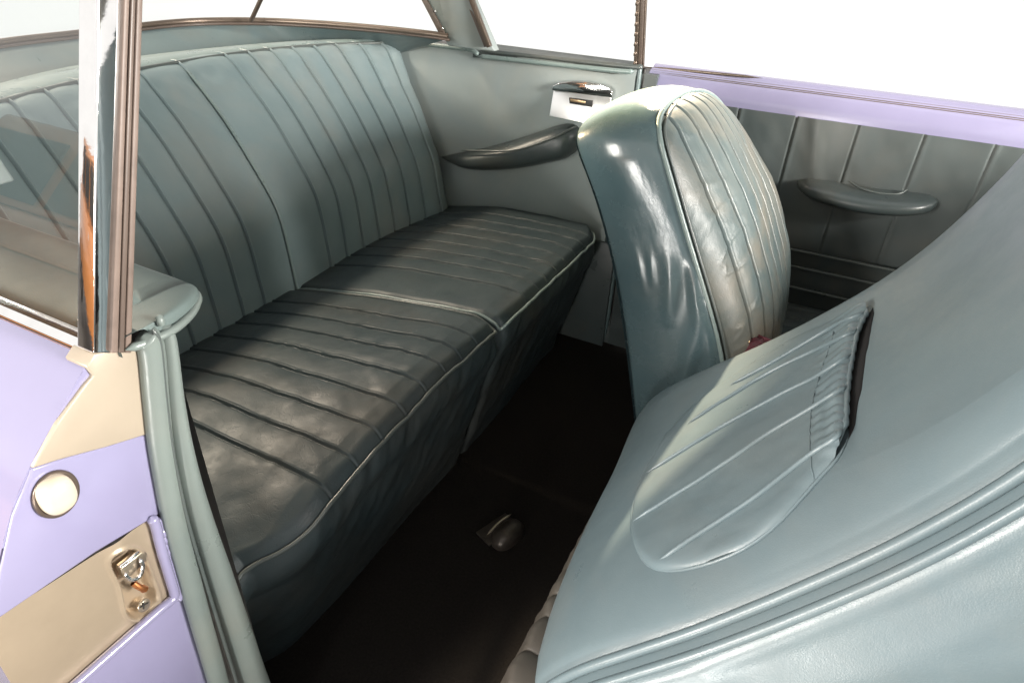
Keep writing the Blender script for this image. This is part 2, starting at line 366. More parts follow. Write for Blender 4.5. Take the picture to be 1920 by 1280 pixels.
# far quarter window front post and glass
fp0, fp1 = at(1198, 132, 'y', .70), at(1204, -12, 'y', .665)
d = (fp1-fp0)
def post(name, base, d, lo, hi, m, parent, bevel=.001):
    o = [base+np.array((lo[0], lo[1], 0)), base+np.array((hi[0], lo[1], 0)), base+np.array((hi[0], hi[1], 0)), base+np.array((lo[0], hi[1], 0))]
    return slab(name, o, d, m, parent, bevel)
fpost = post('window_post', fp0+np.array((0, 0, -.01)), d*1.4, (-.001, -.004), (.009, .02), 'rubber', car)
post('post_bead', fp0+np.array((0, 0, .004)), d*1.4, (-.012, -.008), (-.003, .006), 'bronze', fpost)
post('post_lip', fp0+np.array((0, 0, -.005)), d*1.4, (.009, -.002), (.0125, .01), 'bronze', fpost)
for i in range(9):
    q = fp0+d*(.10+.13*i)+np.array((-.0075, -.010, 0)); blob('channel_clip', q, ((.0045, 0, 0), (0, .003, 0), (.002, 0, .006)), 'bronze', fpost, 8)
g0 = np.array([(-.05, .71, .83), (.585, .71, .835)]); mesh('quarter_glass', [g0[0], g0[1], g0[1]+np.array((0, -.10, .34)), g0[0]+np.array((.25, -.10, .34))], [[0, 1, 2, 3]], 'glass', car)
# door-opening seal on the far side
tube('door_seal', [(.592, .69, .83), (.594, .684, .80), (.597, .680, .6), (.60, .68, .3), (.60, .68, .02)], .007, 'leather', car)
tube('door_seal', [(.603, .70, .828), (.605, .693, .80), (.608, .692, .6), (.61, .69, .3), (.61, .69, .02)], .004, 'dark', car)

box('door_post', (.575, .69, -.02), (.64, .74, .815), 'vinyl', car)
box('kick_panel', (.38, .662, 0), (.60, .671, .35), 'leather_dark', car, .002)  # this and the next: dark sheets added as shade beside the bench
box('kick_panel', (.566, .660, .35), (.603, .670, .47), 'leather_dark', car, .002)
# ---- far door
door = None
YD = .715
z0 = lambda x: .828+.001*x
xs = np.linspace(.612, 1.72, 60)
def ribbon(name, prof, m, parent, xs=xs, smooth=True):
    """prof: list of (y, z offset from the door top) swept along x"""
    c = np.array(prof, float); P = np.stack([np.stack([np.full(len(c), x), c[:, 0], c[:, 1]+z0(x)], -1) for x in xs]); return surf(name, P, m, parent)
door = ribbon('door', cr([(.741, -.006), (.752, .002), (.775, .0), (.80, -.03), (.82, -.10), (.83, -.4), (.80, -.7)], 6), 'lavender', car)
a = cr([(.694, -.066), (.696, -.045), (.704, -.025), (.714, -.012), (.722, -.006)], 6)
ribbon('top_rail', a, 'lavender', door)
for yy_, zz_ in ((.7135, -.0125), (.7165, -.0095)):
    tube('rail_line', [(x_, yy_, z0(x_)+zz_) for x_ in np.linspace(.62, 1.7, 14)], .0011, 'rubber', door, k=6, smoothn=2)
ribbon('rail_groove', [(.722, -.006), (.724, -.011), (.727, -.006)], 'rubber', door)
ribbon('rail_bead', cr([(.727, -.006), (.731, -.003), (.735, -.006)], 5), 'lavender', door)
ribbon('rail_groove', [(.735, -.006), (.738, -.012), (.741, -.006)], 'rubber', door)
tube('glass_channel', [at(1206, 126, 'y', .735), at(1320, 136, 'y', .735), at(1430, 147, 'y', .735)], .0035, 'bronze', door)
for px, py in ((1245, 162), (1517, 194)):
    sc = blob('screw', at(px, py, 'y', .705), ((.0052, 0, 0), (0, .0035, .001), (0, 0, .0052)), 'brass', door, 10)
U2, V2 = np.meshgrid(lin(560), lin(70), indexing='ij')
X = .612+1.12*U2; Z = .765*V2
seams = [.72, .855, .99, 1.126, 1.262, 1.398, 1.53, 1.66]
D = np.zeros_like(X)
for s in seams: D += -.0024*gs(X-s, .0028)+.0010*gs(X-s-.006, .006)
D += .0022*fbm(X*9+V2*3, V2*4, 9)*sm(1, .5, V2)**0 + .0035*gs(X-1.035-.06*(1-V2)*3, .02)*sm(.55, .95, V2)
P = np.stack([X, .692-D, Z+z0(X)-.828], -1)
surf('door_panel', P[:, 40:], 'vinyl', door, seams, X[:, 0])
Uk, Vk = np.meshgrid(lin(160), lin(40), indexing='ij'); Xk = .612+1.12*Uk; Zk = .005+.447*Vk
surf('kick_panel', np.stack([Xk, .682-.002*fbm(Xk*7, Zk*8, 12)-.003*sm(.4, .45, Zk), Zk], -1), 'leather_dark', door)  # dark sheet painting the shade on the lower door
# door armrest
dar = armrest('armrest', 1.032, 1.335, c8([(0, .612), (.5, .607), (1, .622)]), c8([(0, .01), (.06, .045), (.2, .075), (.5, .088), (.8, .08), (.95, .05), (1, .01)]),
        c8([(0, .012), (.08, .034), (.3, .046), (.7, .046), (.92, .036), (1, .012)]), .692, door)
tube('pull_edge', [(1.14, .682, .640), (1.17, .662, .634), (1.21, .655, .632), (1.25, .662, .636), (1.268, .682, .645)], .0022, 'piping_dark', door)
for zz, x0_, x1_ in ((.452, 1.0, 1.6), (.408, 1.02, 1.6), (.35, 1.0, 1.6)):
    tube('map_pocket_edge', [(x0_, .668, zz-.004), ((x0_+x1_)/2, .664, zz), (x1_, .668, zz+.003)], .004, 'piping_dark', door)

# ================================================================== NEAR SIDE DOORWAY
XJ = .575
def J(px, py, dx=0): return at(px, py, 'x', XJ+dx)
nearq = car
# jamb plate facing the door opening (upper beige, band lavender, latch panel gold, lower lavender)
T = -.03
edge = [(268, 645), (276, 700), (283, 812), (290, 880), (302, 965), (330, 1075), (352, 1140), (400, 1300), (440, 1500)]
slab('jamb_upper_plate', [J(163, 688), J(178, 664), J(215, 655), J(268, 645), J(276, 700), J(283, 812), J(200, 838), J(107, 863), J(62, 878), J(107, 795), J(160, 722), J(175, 705)], (T, 0, 0), 'beige', nearq, .0015)
slab('jamb_band', [J(62, 878, -.001), J(107, 863, -.001), J(283, 812, -.001), J(290, 880, -.001), J(302, 962, -.001), J(285, 972, -.001), J(180, 1035, -.001), J(107, 1085, -.001), J(-10, 1165, -.001), J(0, 1080, -.001), J(25, 970, -.001)], (T, 0, 0), 'lavender', nearq, .002)
# latch panel with a real recess: sheet lowered by depth function
rng = np.random.RandomState(3)
A0 = J(0, 1158, -.004); 
gu, gv = np.meshgrid(lin(150), lin(150), indexing='ij')
quad = [(-40, 1180), (282, 972), (322, 1118), (60, 1345)]
def bil(a, b):
    q = np.array(quad, float); return (q[0]*(1-a[..., None])+q[1]*a[..., None])*(1-b[..., None])+(q[3]*(1-a[..., None])+q[2]*a[..., None])*b[..., None]
PX = bil(gu, gv)
rc = np.array([(208, 1052), (232, 1030), (262, 1035), (280, 1075), (295, 1118), (288, 1140), (262, 1158), (240, 1150), (228, 1100)], float)
def polydist(P, poly):
    d = np.full(P.shape[:-1], 1e9); ins = np.zeros(P.shape[:-1], bool); n = len(poly)
    for i in range(n):
        a, b = poly[i], poly[(i+1) % n]; ab = b-a; t = np.clip(((P-a)@ab)/(ab@ab), 0, 1)
        d = np.minimum(d, np.linalg.norm(P-(a+t[..., None]*ab), axis=-1))
        c = (a[1] > P[..., 1]) != (b[1] > P[..., 1]); xx = (b[0]-a[0])*(P[..., 1]-a[1])/((b[1]-a[1])+1e-9)+a[0]
        ins ^= c & (P[..., 0] < xx)
    return np.where(ins, -d, d)
dd = polydist(PX, cr(rc, 6, True))
G = np.stack([J(px, py, -.003) for px, py in PX.reshape(-1, 2)]).reshape(*PX.shape[:2], 3)
dep = -.014*sm(2, -9, dd)+.002*gs(dd-4, 4)+.0035*gs(np.hypot(PX[..., 0]-222, (PX[..., 1]-1025)), 26)
G[..., 0] += dep
lp = surf('latch_panel', G, 'gold', nearq)
# latch hardware
def JJ(px, py, d=-.010): return J(px, py, d)
lo = [JJ(218, 1066), JJ(216, 1058), JJ(258, 1026), JJ(266, 1030), JJ(266, 1044), JJ(232, 1076), JJ(224, 1078)]
slab('striker_plate', lo, (.009, 0, 0), 'latch', nearq, .0015)
tube('striker_loop', [JJ(262, 1046, .002), JJ(268, 1060, .004), JJ(264, 1076, .004), JJ(252, 1086, .004), JJ(240, 1082, .002), JJ(234, 1072, .0)], .0022, 'chrome', nearq)
tube('striker_loop', [JJ(222, 1064, .001), JJ(240, 1050, .003), JJ(262, 1032, .003)], .002, 'chrome', nearq)
bl = tube('latch_bolt', [JJ(250, 1092, .0), JJ(262, 1100, .003), JJ(274, 1104, .004)], .0032, 'copper', nearq, taper=False)
for px, py in ((269, 1103),): blob('bolt_head', JJ(px, py, .003), ((.003, 0, 0), (0, .0035, 0), (0, 0, .005)), 'copper', bl, 10)
sc = blob('latch_screw', JJ(270, 1134, -.004), ((.0035, 0, 0), (0, .0075, 0), (0, 0, .0085)), 'latch', nearq, 14)
for dz, dy in ((1, .3), (.3, -1)):
    c = JJ(270, 1134, .0002); v = np.array((0, dy, dz)); v = v/np.linalg.norm(v)*.006
    tube('screw_slot', [c-v, c, c+v], .0008, 'dark', sc, 6)
# lip round the latch panel
lip = [(283, 968), (292, 985), (303, 1030), (318, 1080), (327, 1112), (322, 1124), (300, 1142), (240, 1195), (150, 1275), (60, 1355), (0, 1410)]
tube('jamb_lip', [J(x, y, .002) for x, y in lip], .0055, 'lavender', nearq, ry=.0055)
tube('jamb_lip', [J(x+10, y+2, -.001) for x, y in lip[:6]], .0045, 'lavender', nearq)
for i in range(6):
    t = i/5; blob('weld_bead', J(306+10*t, 1000+62*t, .001), ((.004, 0, 0), (0, .0045+.001*math.sin(i*2.3), 0), (0, .001, .007)), 'lavender', nearq, 10)
slab('jamb_lower', [J(x, y, -.003) for x, y in [(302, 965), (330, 1075), (352, 1140), (400, 1300), (420, 1400), (0, 1400), (60, 1350), (240, 1193), (318, 1120), (303, 1030)]], (T, 0, 0), 'lavender', nearq, .0015)
bf = blob('door_buffer', J(106, 926, .006), ((.012, 0, 0), (0, .0145, 0), (0, 0, .0185)), 'cream', nearq, 22, .8)
tube('buffer_rim', [J(106, 926, .001)+np.array((0, math.cos(t)*.0165, math.sin(t)*.021)) for t in np.linspace(0, 2*math.pi, 14, endpoint=False)], .003, 'bronze', nearq, closed=True)
# dark gap and padded seal rolls (windlace)
gap = [(262, 640), (272, 668), (281, 740), (286, 812), (293, 880), (306, 965), (333, 1075), (356, 1140), (386, 1240), (402, 1300), (430, 1400)]
tube('door_gap', [J(x+5, y, .000) for x, y in gap], .0055, 'dark', nearq)
r1 = [(268, 628), (283, 650), (292, 740), (300, 820), (313, 900), (328, 980), (350, 1065), (376, 1160), (402, 1250), (418, 1310), (440, 1390)]
r2 = [(300, 606), (311, 640), (322, 740), (334, 820), (350, 900), (372, 980), (400, 1065), (432, 1160), (462, 1250), (484, 1310), (515, 1390)]
tube('seal_roll', [J(x, y, .004) for x, y in r1], .0125, 'leather_grey', nearq, k=20, ry=.0105)
wd = np.interp(np.linspace(0, 1, 101), [0, .3, .6, 1], [.0105, .0155, .024, .032])
tube('seal_roll', [J(x+1, y, .0) for x, y in r2], wd*.65, 'leather_grey', nearq, k=24, ry=wd)
tube('seal_seam', [J((a[0]+b[0])/2+3, (a[1]+b[1])/2, .012) for a, b in zip(r1, r2)], .0022, 'piping_dark', nearq)
# inner trim behind the rolls and outer flank of the body
P = np.stack([.56-.9*U1, -.705-.0*U1+.0*V1, .0+.79*V1], -1); surf('inner_trim', P, 'vinyl', nearq)
# padded sill (arm ledge) under the quarter glass
zz = .795
cen = [J(300, 590)]
def ledge():
    n = 60; t = lin(n); out = []
    xx = np.concatenate([np.linspace(-.45, .535, 40), .535+.045*np.sin(np.linspace(0, np.pi/2, 20))])
    inner = np.concatenate([np.full(40, -.648), -.735+.087*np.cos(np.linspace(0, np.pi/2, 20))])
    outer = np.full(60, -.765)
    a = np.linspace(0, np.pi, 26)
    rows = []
    for x, yi, yo in zip(xx, inner, outer):
        c = (yi+yo)/2; h = max((yi-yo)/2, .004)
        rows.append(np.stack([np.full(26, x), c+h*np.sign(np.cos(a))*np.abs(np.cos(a))**.5, zz-.012+.018*np.abs(np.sin(a))**.45+0*a], -1))
    return np.array(rows)
LP = ledge(); so = surf('padded_sill', LP, 'pad', nearq)
tube('piping', [(-.4, -.645, .786), (.1, -.645, .786), (.45, -.645, .786), (.535, -.650, .786), (.565, -.672, .786), (.581, -.705, .786), (.583, -.735, .787), (.578, -.76, .788)], .0042, 'leather_grey', so)
tube('seal_tuft', [J(296, 592, .004), J(301, 600, .008), J(303, 612, .008)], .0035, 'leather_grey', nearq)
# chrome strip / cream sill outside the glass
slab('sill_finisher', [(-.5, -.768, .802), (.572, -.768, .802), (.572, -.785, .796), (-.5, -.785, .796)], (0, 0, -.012), 'chrome', nearq, .003)
U3, V3 = np.meshgrid(lin(60), lin(60), indexing='ij')
prof = cr([(-.785, .790)]+[tuple(J(*q)[1:]) for q in ((160, 700), (135, 745), (107, 795), (62, 878), (25, 970), (0, 1080), (-15, 1200))]+[(-.93, .35), (-.90, .1)], 7)
xs2 = np.linspace(-.9, XJ-.004, 40)
P = np.stack([np.stack([np.full(len(prof), x), prof[:, 0], prof[:, 1]], -1) for x in xs2]); surf('outer_flank', P, 'lavender', nearq)
slab('flank_cap', [(XJ-.004, -.76, .70)]+[(XJ-.004, y, z) for y, z in prof[:40:3]]+[(XJ-.004, -.8, .62)], (-.01, 0, 0), 'lavender', nearq)
# quarter window front frame: chrome face + brown channel
B0, B1 = J(213, 662), J(232, -30)
def frame(name, pxb, pxt, x0, x1, m, y0=662, yt=-60, bevel=.0012, parent=nearq):
    lb, rb = pxb; lt, rtp = pxt
    return slab(name, [J(lb, y0, x0), J(rb, y0, x0), J(rtp, yt, x0), J(lt, yt, x0)], (x1-x0, 0, 0), m, parent, bevel)
ch = frame('chrome_frame', (176, 212), (184, 240), .004, -.018, 'chrome')
frame('frame_channel', (210, 222), (236, 246), .008, -.02, 'channel_brown')
frame('frame_channel', (224, 234), (249, 258), .005, -.02, 'rubber')
frame('frame_channel', (236, 247), (260, 271), .002, -.022, 'channel_brown')
frame('frame_back', (212, 246), (240, 270), -.004, -.024, 'rubber')
# quarter glass
ga, gb = J(180, 662, -.008), J(192, -60, -.008)
dv = gb-ga
mesh('quarter_glass', [ga, gb, gb+np.array((-.55, 0, 0)), ga+np.array((-1.0, 0, 0))], [[0, 1, 2, 3]], 'glass', nearq)

# ================================================================== REAR SEAT
rs = root('rear_bench', 'teal leather rear bench with two dark worn cushions and a tall ribbed backrest', 'car seat')
# ---- backrest
ys = np.linspace(-.69, .69, 1100); vs = lin(130)
YY, VV = np.meshgrid(ys, vs, indexing='ij')
px_ = [(0.02, .26), (0.0, .33), (-.006, .40), (-.024, .535), (-.08, .638), (-.14, .724), (-.186, .776), (-.215, .806), (-.236, .826), (-.252, .834), (-.275, .836), (-.33, .832)]
pc = cr(px_, 14); s = np.r_[0, np.cumsum(np.linalg.norm(np.diff(pc, axis=0), axis=1))]; s /= s[-1]
X0 = np.interp(VV, s, pc[:, 0]); Z0 = np.interp(VV, s, pc[:, 1])
e = np.clip(np.abs(YY)/.6, 0, 1.15)
shift = np.interp(Z0, [.3, .385, .45, .57, .73, .82, .84], [.05, .056, .05, .045, .070, .112, .118])*e**2.6
tuck = .085*np.clip((np.abs(YY)-.585)/.10, 0, 1)**2
X = X0+shift-tuck-.014*gs(VV-.35, .2)*0
Z = Z0-.014*e**2
P0 = np.stack([X, YY, Z], -1)
n0 = -normals(P0); n0 *= np.sign((n0[..., 0:1]+n0[..., 2:3]))
bseam = [-.525, -.455, -.385, -.312, -.24, -.17, -.105, 0, .128, .195, .26, .325, .39, .455, .522, .588]
D = np.zeros_like(X); al = np.array([-.66]+bseam+[.66])
fade = sm(0, .12, VV)*.6+.4
ftop = 1-.55*sm(.80, .92, VV)
for a_, b_ in zip(al[:-1], al[1:]):
    t = np.clip((YY-a_)/(b_-a_), 0, 1); D += np.where((YY >= a_) & (YY < b_), .0050*np.abs(np.sin(np.pi*t))**.55*np.minimum(1, (b_-a_)/.07), 0)*fade*ftop
for sn in bseam:
    D += .0048*gs(YY-sn-.0032, .0026)*fade
    D -= .0030*gs(YY-sn, .0016)
D += .0016*fbm(YY*5, VV*3, 21, 2)+.0004*fbm(YY*26+VV*12, VV*9, 22)+.0016*fbm(YY*15+VV*7, VV*3, 23, 2)*sm(.62, .9, VV)
D += .0030*gs(VV-.83-.02*fbm(YY*11, YY*0, 3), .03)*fbm(YY*18, VV*8, 31)
P = P0+n0*D[..., None]
bk = link('backrest', gridmesh('backrest', np.stack([np.stack([np.full(9, x0), np.full(9, y), np.linspace(.05, .80, 9)], -1) for y in np.linspace(-.66, .66, 5) for x0 in (-.31,)][:5])), 'leather_back', rs)
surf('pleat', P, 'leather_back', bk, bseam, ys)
ti = int(np.argmin(abs(s*129-0))) 
def bpt(y, v, off=0.004):
    i = int(np.argmin(abs(ys-y))); j = int(round(v*129)); return P0[i, j]+n0[i, j]*off
tube('centre_piping', [bpt(0, v, .0055) for v in np.linspace(.08, .86, 16)], .0032, 'piping', bk)
tube('top_piping', [bpt(y, .90, .002) for y in np.linspace(-.62, .62, 40)], .0042, 'piping_dark', bk, smoothn=4)
# pale ledge on top of the backrest
yy = np.linspace(-.62, .66, 80); rows = []
for y in yy:
    b = bpt(y, .93, .0); w = .040+.045*gs(y+.15, .28)
    rows.append([b+np.array((.008, 0, .001)), b+np.array((0, 0, .0055)), b+np.array((-w*.5, 0, .008)), b+np.array((-w, 0, .006)), b+np.array((-w-.006, 0, -.006)), b+np.array((-w-.006, 0, -.05))])
surf('backrest_ledge', np.array(rows), 'piping', bk)

# ---- cushions
def cushion(y0, y1, seams, seed, flat, side):
    cu = root('c', '', '') if False else None
    ny, nx = 560, 220
    ys = np.linspace(y0, y1, ny); t = lin(nx); Y, Tt = np.meshgrid(ys, t, indexing='ij')
    c = np.abs(Y)
    front = .557 + .012*(1-np.minimum(c/.66, 1)**2) - .045*np.clip((c-.56)/.10, 0, 1)**2 - (.018*np.clip((.03-c)/.03, 0, 1)**2)
    Xc = -.06+(front+.06)*Tt
    zf = np.interp(Y, [-.67, -.60, -.54, -.405, -.25, -.04, 0, .055, .2, .4, .64, .67], [.350, .370, .388, .412, .430, .432, .420, .418, .412, .405, .400, .385])
    zr = np.interp(Xc, [-.06, 0, .12, .24, .38, .455, .52, .57], [.325, .340, .368, .392, .412, .420, .424, .418])
    Zc = zr + (zf-.424)*sm(.15, .55, Xc) + .010*np.sin(np.pi*np.clip((Y-y0)/(y1-y0), 0, 1))
    Zc -= .020*np.clip((Tt-.965)/.035, 0, 1)**2
    ed = np.minimum(Y-y0, y1-Y); Zc -= .014*np.clip((.02-ed)/.02, 0, 1)**2
    D = np.zeros_like(Xc); al = [y0]+seams+[y1]
    st = 1-.6*sm(.90, .99, Tt)
    # seams bow with the seat
    Yb = Y+.004*np.sin(Tt*5+seed)+.0025*noise(Tt*6, Y*3, seed)
    for a_, b_ in zip(al[:-1], al[1:]):
        q = np.clip((Yb-a_)/(b_-a_), 0, 1); D += np.where((Yb >= a_) & (Yb < b_), .0042*np.abs(np.sin(np.pi*q))**.38, 0)*st
    for sn in seams: D += (-.0022*gs(Yb-sn, .0016)+.0026*gs(Yb-sn-.0042, .0026))*(.5+.5*st)
    # sat-in hollows, wrinkles across the pleats near the front
    D += .003*fbm(Xc*3, Y*3, seed, 2)+.0006*fbm(Xc*14+Y*9, Y*13-Xc*6, seed+5)
    wr = sm(.25, .5, Xc); D += .0020*fbm(Xc*11+Y*13, Y*4-Xc*4, seed+9, 2)*wr+.0014*fbm(Xc*16-Y*19, Y*6+Xc*7, seed+19, 2)*wr
    for sn in seams: D += .0009*gs(Yb-sn, .014)*noise(Xc*60, Y*14+sn*30, seed+3)*sm(.05, .3, Tt)
    P = np.stack([Xc, Y, Zc+D], -1)
    return P, ys, front[:, 0]
near_s = [-.522, -.460, -.398, -.332, -.268, -.205, -.147, -.088]
far_s = [.140, .205, .262, .322, .384, .446, .508, .574]
for nm, y0, y1, seams_, seed in (('near', -.700, -.004, near_s, 4), ('far', .004, .668, far_s, 40)):
    P, cys, fr = cushion(y0, y1, seams_, seed, 0, 0)
    # front face of this cushion
    kz = lin(46); rows = []
    for i in range(0, len(cys), 4):
        y = cys[i]; top = P[i, -1]
        x = top[0]+.012*np.sin(np.pi*np.clip(kz*4, 0, 1))-(.095*kz**1.2); z = top[2]*(1-kz)
        rows.append(np.stack([x+.003*fbm(np.full(46, y*5), kz*5, seed+2)+.0025*fbm(np.full(46, y*22), kz*9+y*20, seed+8)*(1-kz), np.full(46, y), z], -1))
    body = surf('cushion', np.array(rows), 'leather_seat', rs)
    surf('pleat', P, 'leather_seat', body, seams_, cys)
    pp = [P[i, -1]+np.array((.002, 0, .003)) for i in range(6, len(cys)-6, 18)]
    if nm == 'near':
        side = [P[-8, j]+np.array((0, .004, .001)) for j in range(218, 20, -14)]; start = [P[6, j]+np.array((0, -.002, .002)) for j in range(40, 216, 20)]
        tube('piping', start+pp+side, .0036, 'piping_dark', body, smoothn=5)
    else:
        side = [P[6, j]+np.array((0, -.003, .001)) for j in range(20, 218, 14)]
        tube('piping', side+pp, .0036, 'piping', body, smoothn=5)

# ================================================================== PASSENGER (FAR FRONT) SEAT
fs = root('front_seat', 'upright far front seat with glossy wrinkled side, fluted face and pale sunlit top', 'car seat')
RZ = cr([(.95, .06), (.905, .14), (.879, .224), (.848, .34), (.818, .45), (.778, .58), (.728, .70), (.670, .804), (.650, .84), (.638, .87)], 8)
FZ = cr([(1.13, .10), (1.10, .20), (1.07, .30), (1.035, .40), (.995, .50), (.945, .60), (.893, .70), (.822, .842), (.79, .90), (.765, .94)], 8)
def pl(C, h): return np.stack([np.interp(h, lin(len(C)), C[:, 0]), np.interp(h, lin(len(C)), C[:, 1])], -1)
Y0, Y1 = .055, .635
def Hmax(w): # outline height fraction across the width
    y = Y0+w*(Y1-Y0)
    return np.interp(y, *cr([(.055, .745), (.060, .768), (.072, .786), (.10, .802), (.16, .815), (.22, .816), (.3, .808), (.4, .785), (.5, .75), (.57, .705), (.61, .65), (.635, .55)], 6).T)
def fsP(w, h, dd):
    a, b = pl(RZ, h), pl(FZ, h); q = a*(1-dd[..., None])+b*dd[..., None]
    return np.stack([q[..., 0], Y0+w*(Y1-Y0)*(1-.30*sm(.55, .08, h))+.035*(h-.78)*(1-w), q[..., 1]], -1)
# wrap-around strip (near side, over the top, far side): loop param
wl = np.concatenate([np.zeros(150), lin(150)**1.35, np.ones(50)])
hl = np.concatenate([np.linspace(0, float(Hmax(np.array(0.))), 150), Hmax(lin(150)**1.35), np.linspace(float(Hmax(np.array(1.))), 0, 50)])
# resample evenly
loop3 = fsP(wl, hl, np.full(len(wl), .5)); ss = np.r_[0, np.cumsum(np.linalg.norm(np.diff(loop3, axis=0), axis=1))]
keep = np.r_[True, np.diff(ss) > 1e-6]; ss, wl, hl = ss[keep], wl[keep], hl[keep]
L = ss[-1]; sl = np.linspace(0, L, 420); w_ = np.interp(sl, ss, wl); h_ = np.interp(sl, ss, hl)
nd = 110; dk = lin(nd)
WW, DD = np.meshgrid(w_, dk, indexing='ij'); HH = np.meshgrid(h_, dk, indexing='ij')[0]; SS = np.meshgrid(sl, dk, indexing='ij')[0]
P0 = fsP(WW, HH, DD); nn = normals(P0); cen = fsP(np.full((1, 1), .5), np.full((1, 1), .5), np.full((1, 1), .5))[0, 0]
if np.mean(np.sum(nn*(P0-cen), -1)) < 0: nn = -nn
D = .012*np.sin(np.pi*DD)**.7
# round over at the rear edge
D -= .022*np.clip((.10-DD)/.10, 0, 1)**2
side = sm(.62, .50, SS)
def fold(sa, da, sb, db, amp, wd, curv=0):
    t = np.clip((SS-sa)/(sb-sa), 0, 1); dc = da+(db-da)*t+curv*np.sin(np.pi*t)
    return amp*gs(DD-dc, wd)*np.sin(np.pi*np.clip((SS-min(sa, sb))/abs(sb-sa), 0, 1))**.7
D += side*(fold(.68, .78, .44, .55, .007, .07, .05)+fold(.60, .98, .24, .46, .016, .085, .08)-fold(.60, .90, .30, .62, .008, .07, .06)+fold(.50, 1.0, .12, .58, .016, .075, .05)
    +fold(.70, .42, .50, .36, .004, .05)+fold(.66, .62, .52, .48, .0035, .04)-fold(.46, .95, .20, .75, .005, .06)+fold(.40, .98, .12, .7, .004, .08))
D += .0018*fbm(SS*5, DD*2, 60, 2)+.0001*fbm(SS*20, DD*14, 61)
D += .009*sm(.62, .78, SS)*sm(L-.25, L-.5, SS)*np.sin(np.pi*DD)
P = P0+nn*D[..., None]
shell = surf('side_panel', P, 'leather_gloss', fs)
# rear face
bw, bh = np.meshgrid(lin(80), lin(90), indexing='ij'); HB = bh*Hmax(bw)
Pb = fsP(bw, HB, np.zeros_like(bw)); Pb[..., 0] += .006
surf('rear_face', Pb, 'leather_gloss', fs)
# pleated front face
nw = 620; nh = 260
fw, fh = np.meshgrid(lin(nw), lin(nh), indexing='ij')
inset = .012
fw2 = inset+fw*(1-2*inset); HB = fh*(Hmax(fw2)-.004)
Pf = fsP(fw2, HB, np.ones_like(fw2)); nf = normals(Pf); nf *= np.sign(nf[..., 0:1])
ewd = np.minimum(fw, 1-fw); eh = (1-fh)
bulge = .078*(1-(1-np.clip(ewd/.40, 0, 1))**2.2)**.8*(1-(1-np.clip(eh/.30, 0, 1))**2.2)**.8*(1-.8*sm(.62, .12, fh))
fseam = np.array([.10, .19, .28, .37, .46, .55, .64, .73, .82, .91])*(Y1-Y0)+Y0
yf = Pf[..., 1]; D = bulge.copy()
sf = sm(0, .05, eh)*.7+.3
for a_, b_ in zip(np.r_[Y0, fseam], np.r_[fseam, Y1]):
    q = np.clip((yf-a_)/(b_-a_), 0, 1); D += np.where((yf >= a_) & (yf < b_), .0060*np.abs(np.sin(np.pi*q))**.5, 0)*sf
for sn in fseam: D += -.0045*gs(yf-sn, .0016)+.0012*gs(yf-sn-.004, .003)
D += .0015*fbm(yf*6, fh*3, 71, 2)*np.clip(ewd*12, 0, 1)+.0007*fbm(yf*22+fh*9, fh*16, 73, 2)*sm(.3, .6, fh)*np.clip(ewd*12, 0, 1)+.0005*fbm(yf*60, fh*36, 75)*sm(.5, .8, fh)*np.clip(ewd*12, 0, 1)
D += .0020*np.clip(ridge(yf*5+fh*16, fh*13-yf*8, 77), 0, 1)**3*sm(.3, .55, fh)*sm(.30, .1, fw)*np.clip(ewd*14, 0, 1)
Pf = Pf+nf*D[..., None]
face = surf('front_face', fsP(bw*.94+.03, bh*.9*Hmax(bw*.94+.03), np.full_like(bw, .92)), 'leather_front', fs)
surf('pleat', Pf, 'leather_front', face, list(fseam), fw2[:, 0]*(Y1-Y0)+Y0)
m1 = (sl > .03) & (sl < L-.1)
wp = fsP(w_[m1], h_[m1], np.full(m1.sum(), .99))[::6]; cdir = np.array([cen[0], cen[1], cen[2]])
wp = wp+np.array((.003, 0, .001))
tube('welt', wp, .0045, 'piping', fs, smoothn=3)
wp2 = fsP(np.clip(w_[m1], .016, .984), h_[m1]-.010, np.full(m1.sum(), 1.03))[::6]
tube('welt', wp2+np.array((.004, 0, 0)), .0028, 'piping_dark', fs, smoothn=3)
# seat cushion ahead of it
U4, V4 = np.meshgrid(lin(200), lin(60), indexing='ij')
Yc = .05+.60*U4; Xc = 1.04+.52*V4
Zc = .30+.03*np.sin(np.pi*np.clip(U4, 0, 1))**.4+.01*V4+.004*np.abs(np.sin(np.pi*Yc/.06))**.6
fc = surf('seat_cushion', np.stack([Xc, Yc, Zc], -1), 'leather_dark', fs)  # dark leather stands in for the shade on this cushion
box('cushion_base', (1.0, .06, .06), (1.56, .60, .29), 'leather_dark', fs, .02)

# ================================================================== DRIVER (NEAR FRONT) SEAT, tipped forward
dsx = root('front_seat', 'near front seat tipped forward, its pale teal back carrying an oval ribbed pocket', 'car seat')
CP = cr([(1.08, .13), (.99, .13), (.93, .145), (.905, .19), (.900, .25), (.901, .30), (.908, .345), (.925, .383), (.962, .430), (1.02, .490), (1.079, .549), (1.145, .622), (1.205, .697), (1.25, .768), (1.282, .835), (1.31, .905), (1.325, .965), (1.322, 1.01), (1.34, 1.04), (1.38, 1.045)], 12)
cs = np.r_[0, np.cumsum(np.linalg.norm(np.diff(CP, axis=0), axis=1))]; LC = cs[-1]; cs /= LC
NV = 420; vv_ = lin(NV); cx = np.interp(vv_, cs, CP[:, 0]); cz = np.interp(vv_, cs, CP[:, 1])
tx, tz = np.gradient(cx), np.gradient(cz)
kern = np.ones(15)/15; pad = lambda a: np.convolve(np.pad(a, 7, mode='edge'), kern, 'valid')
tx, tz = pad(tx), pad(tz); tl = np.hypot(tx, tz); nx_, nz_ = -tz/tl, tx/tl     # outward normal of the back
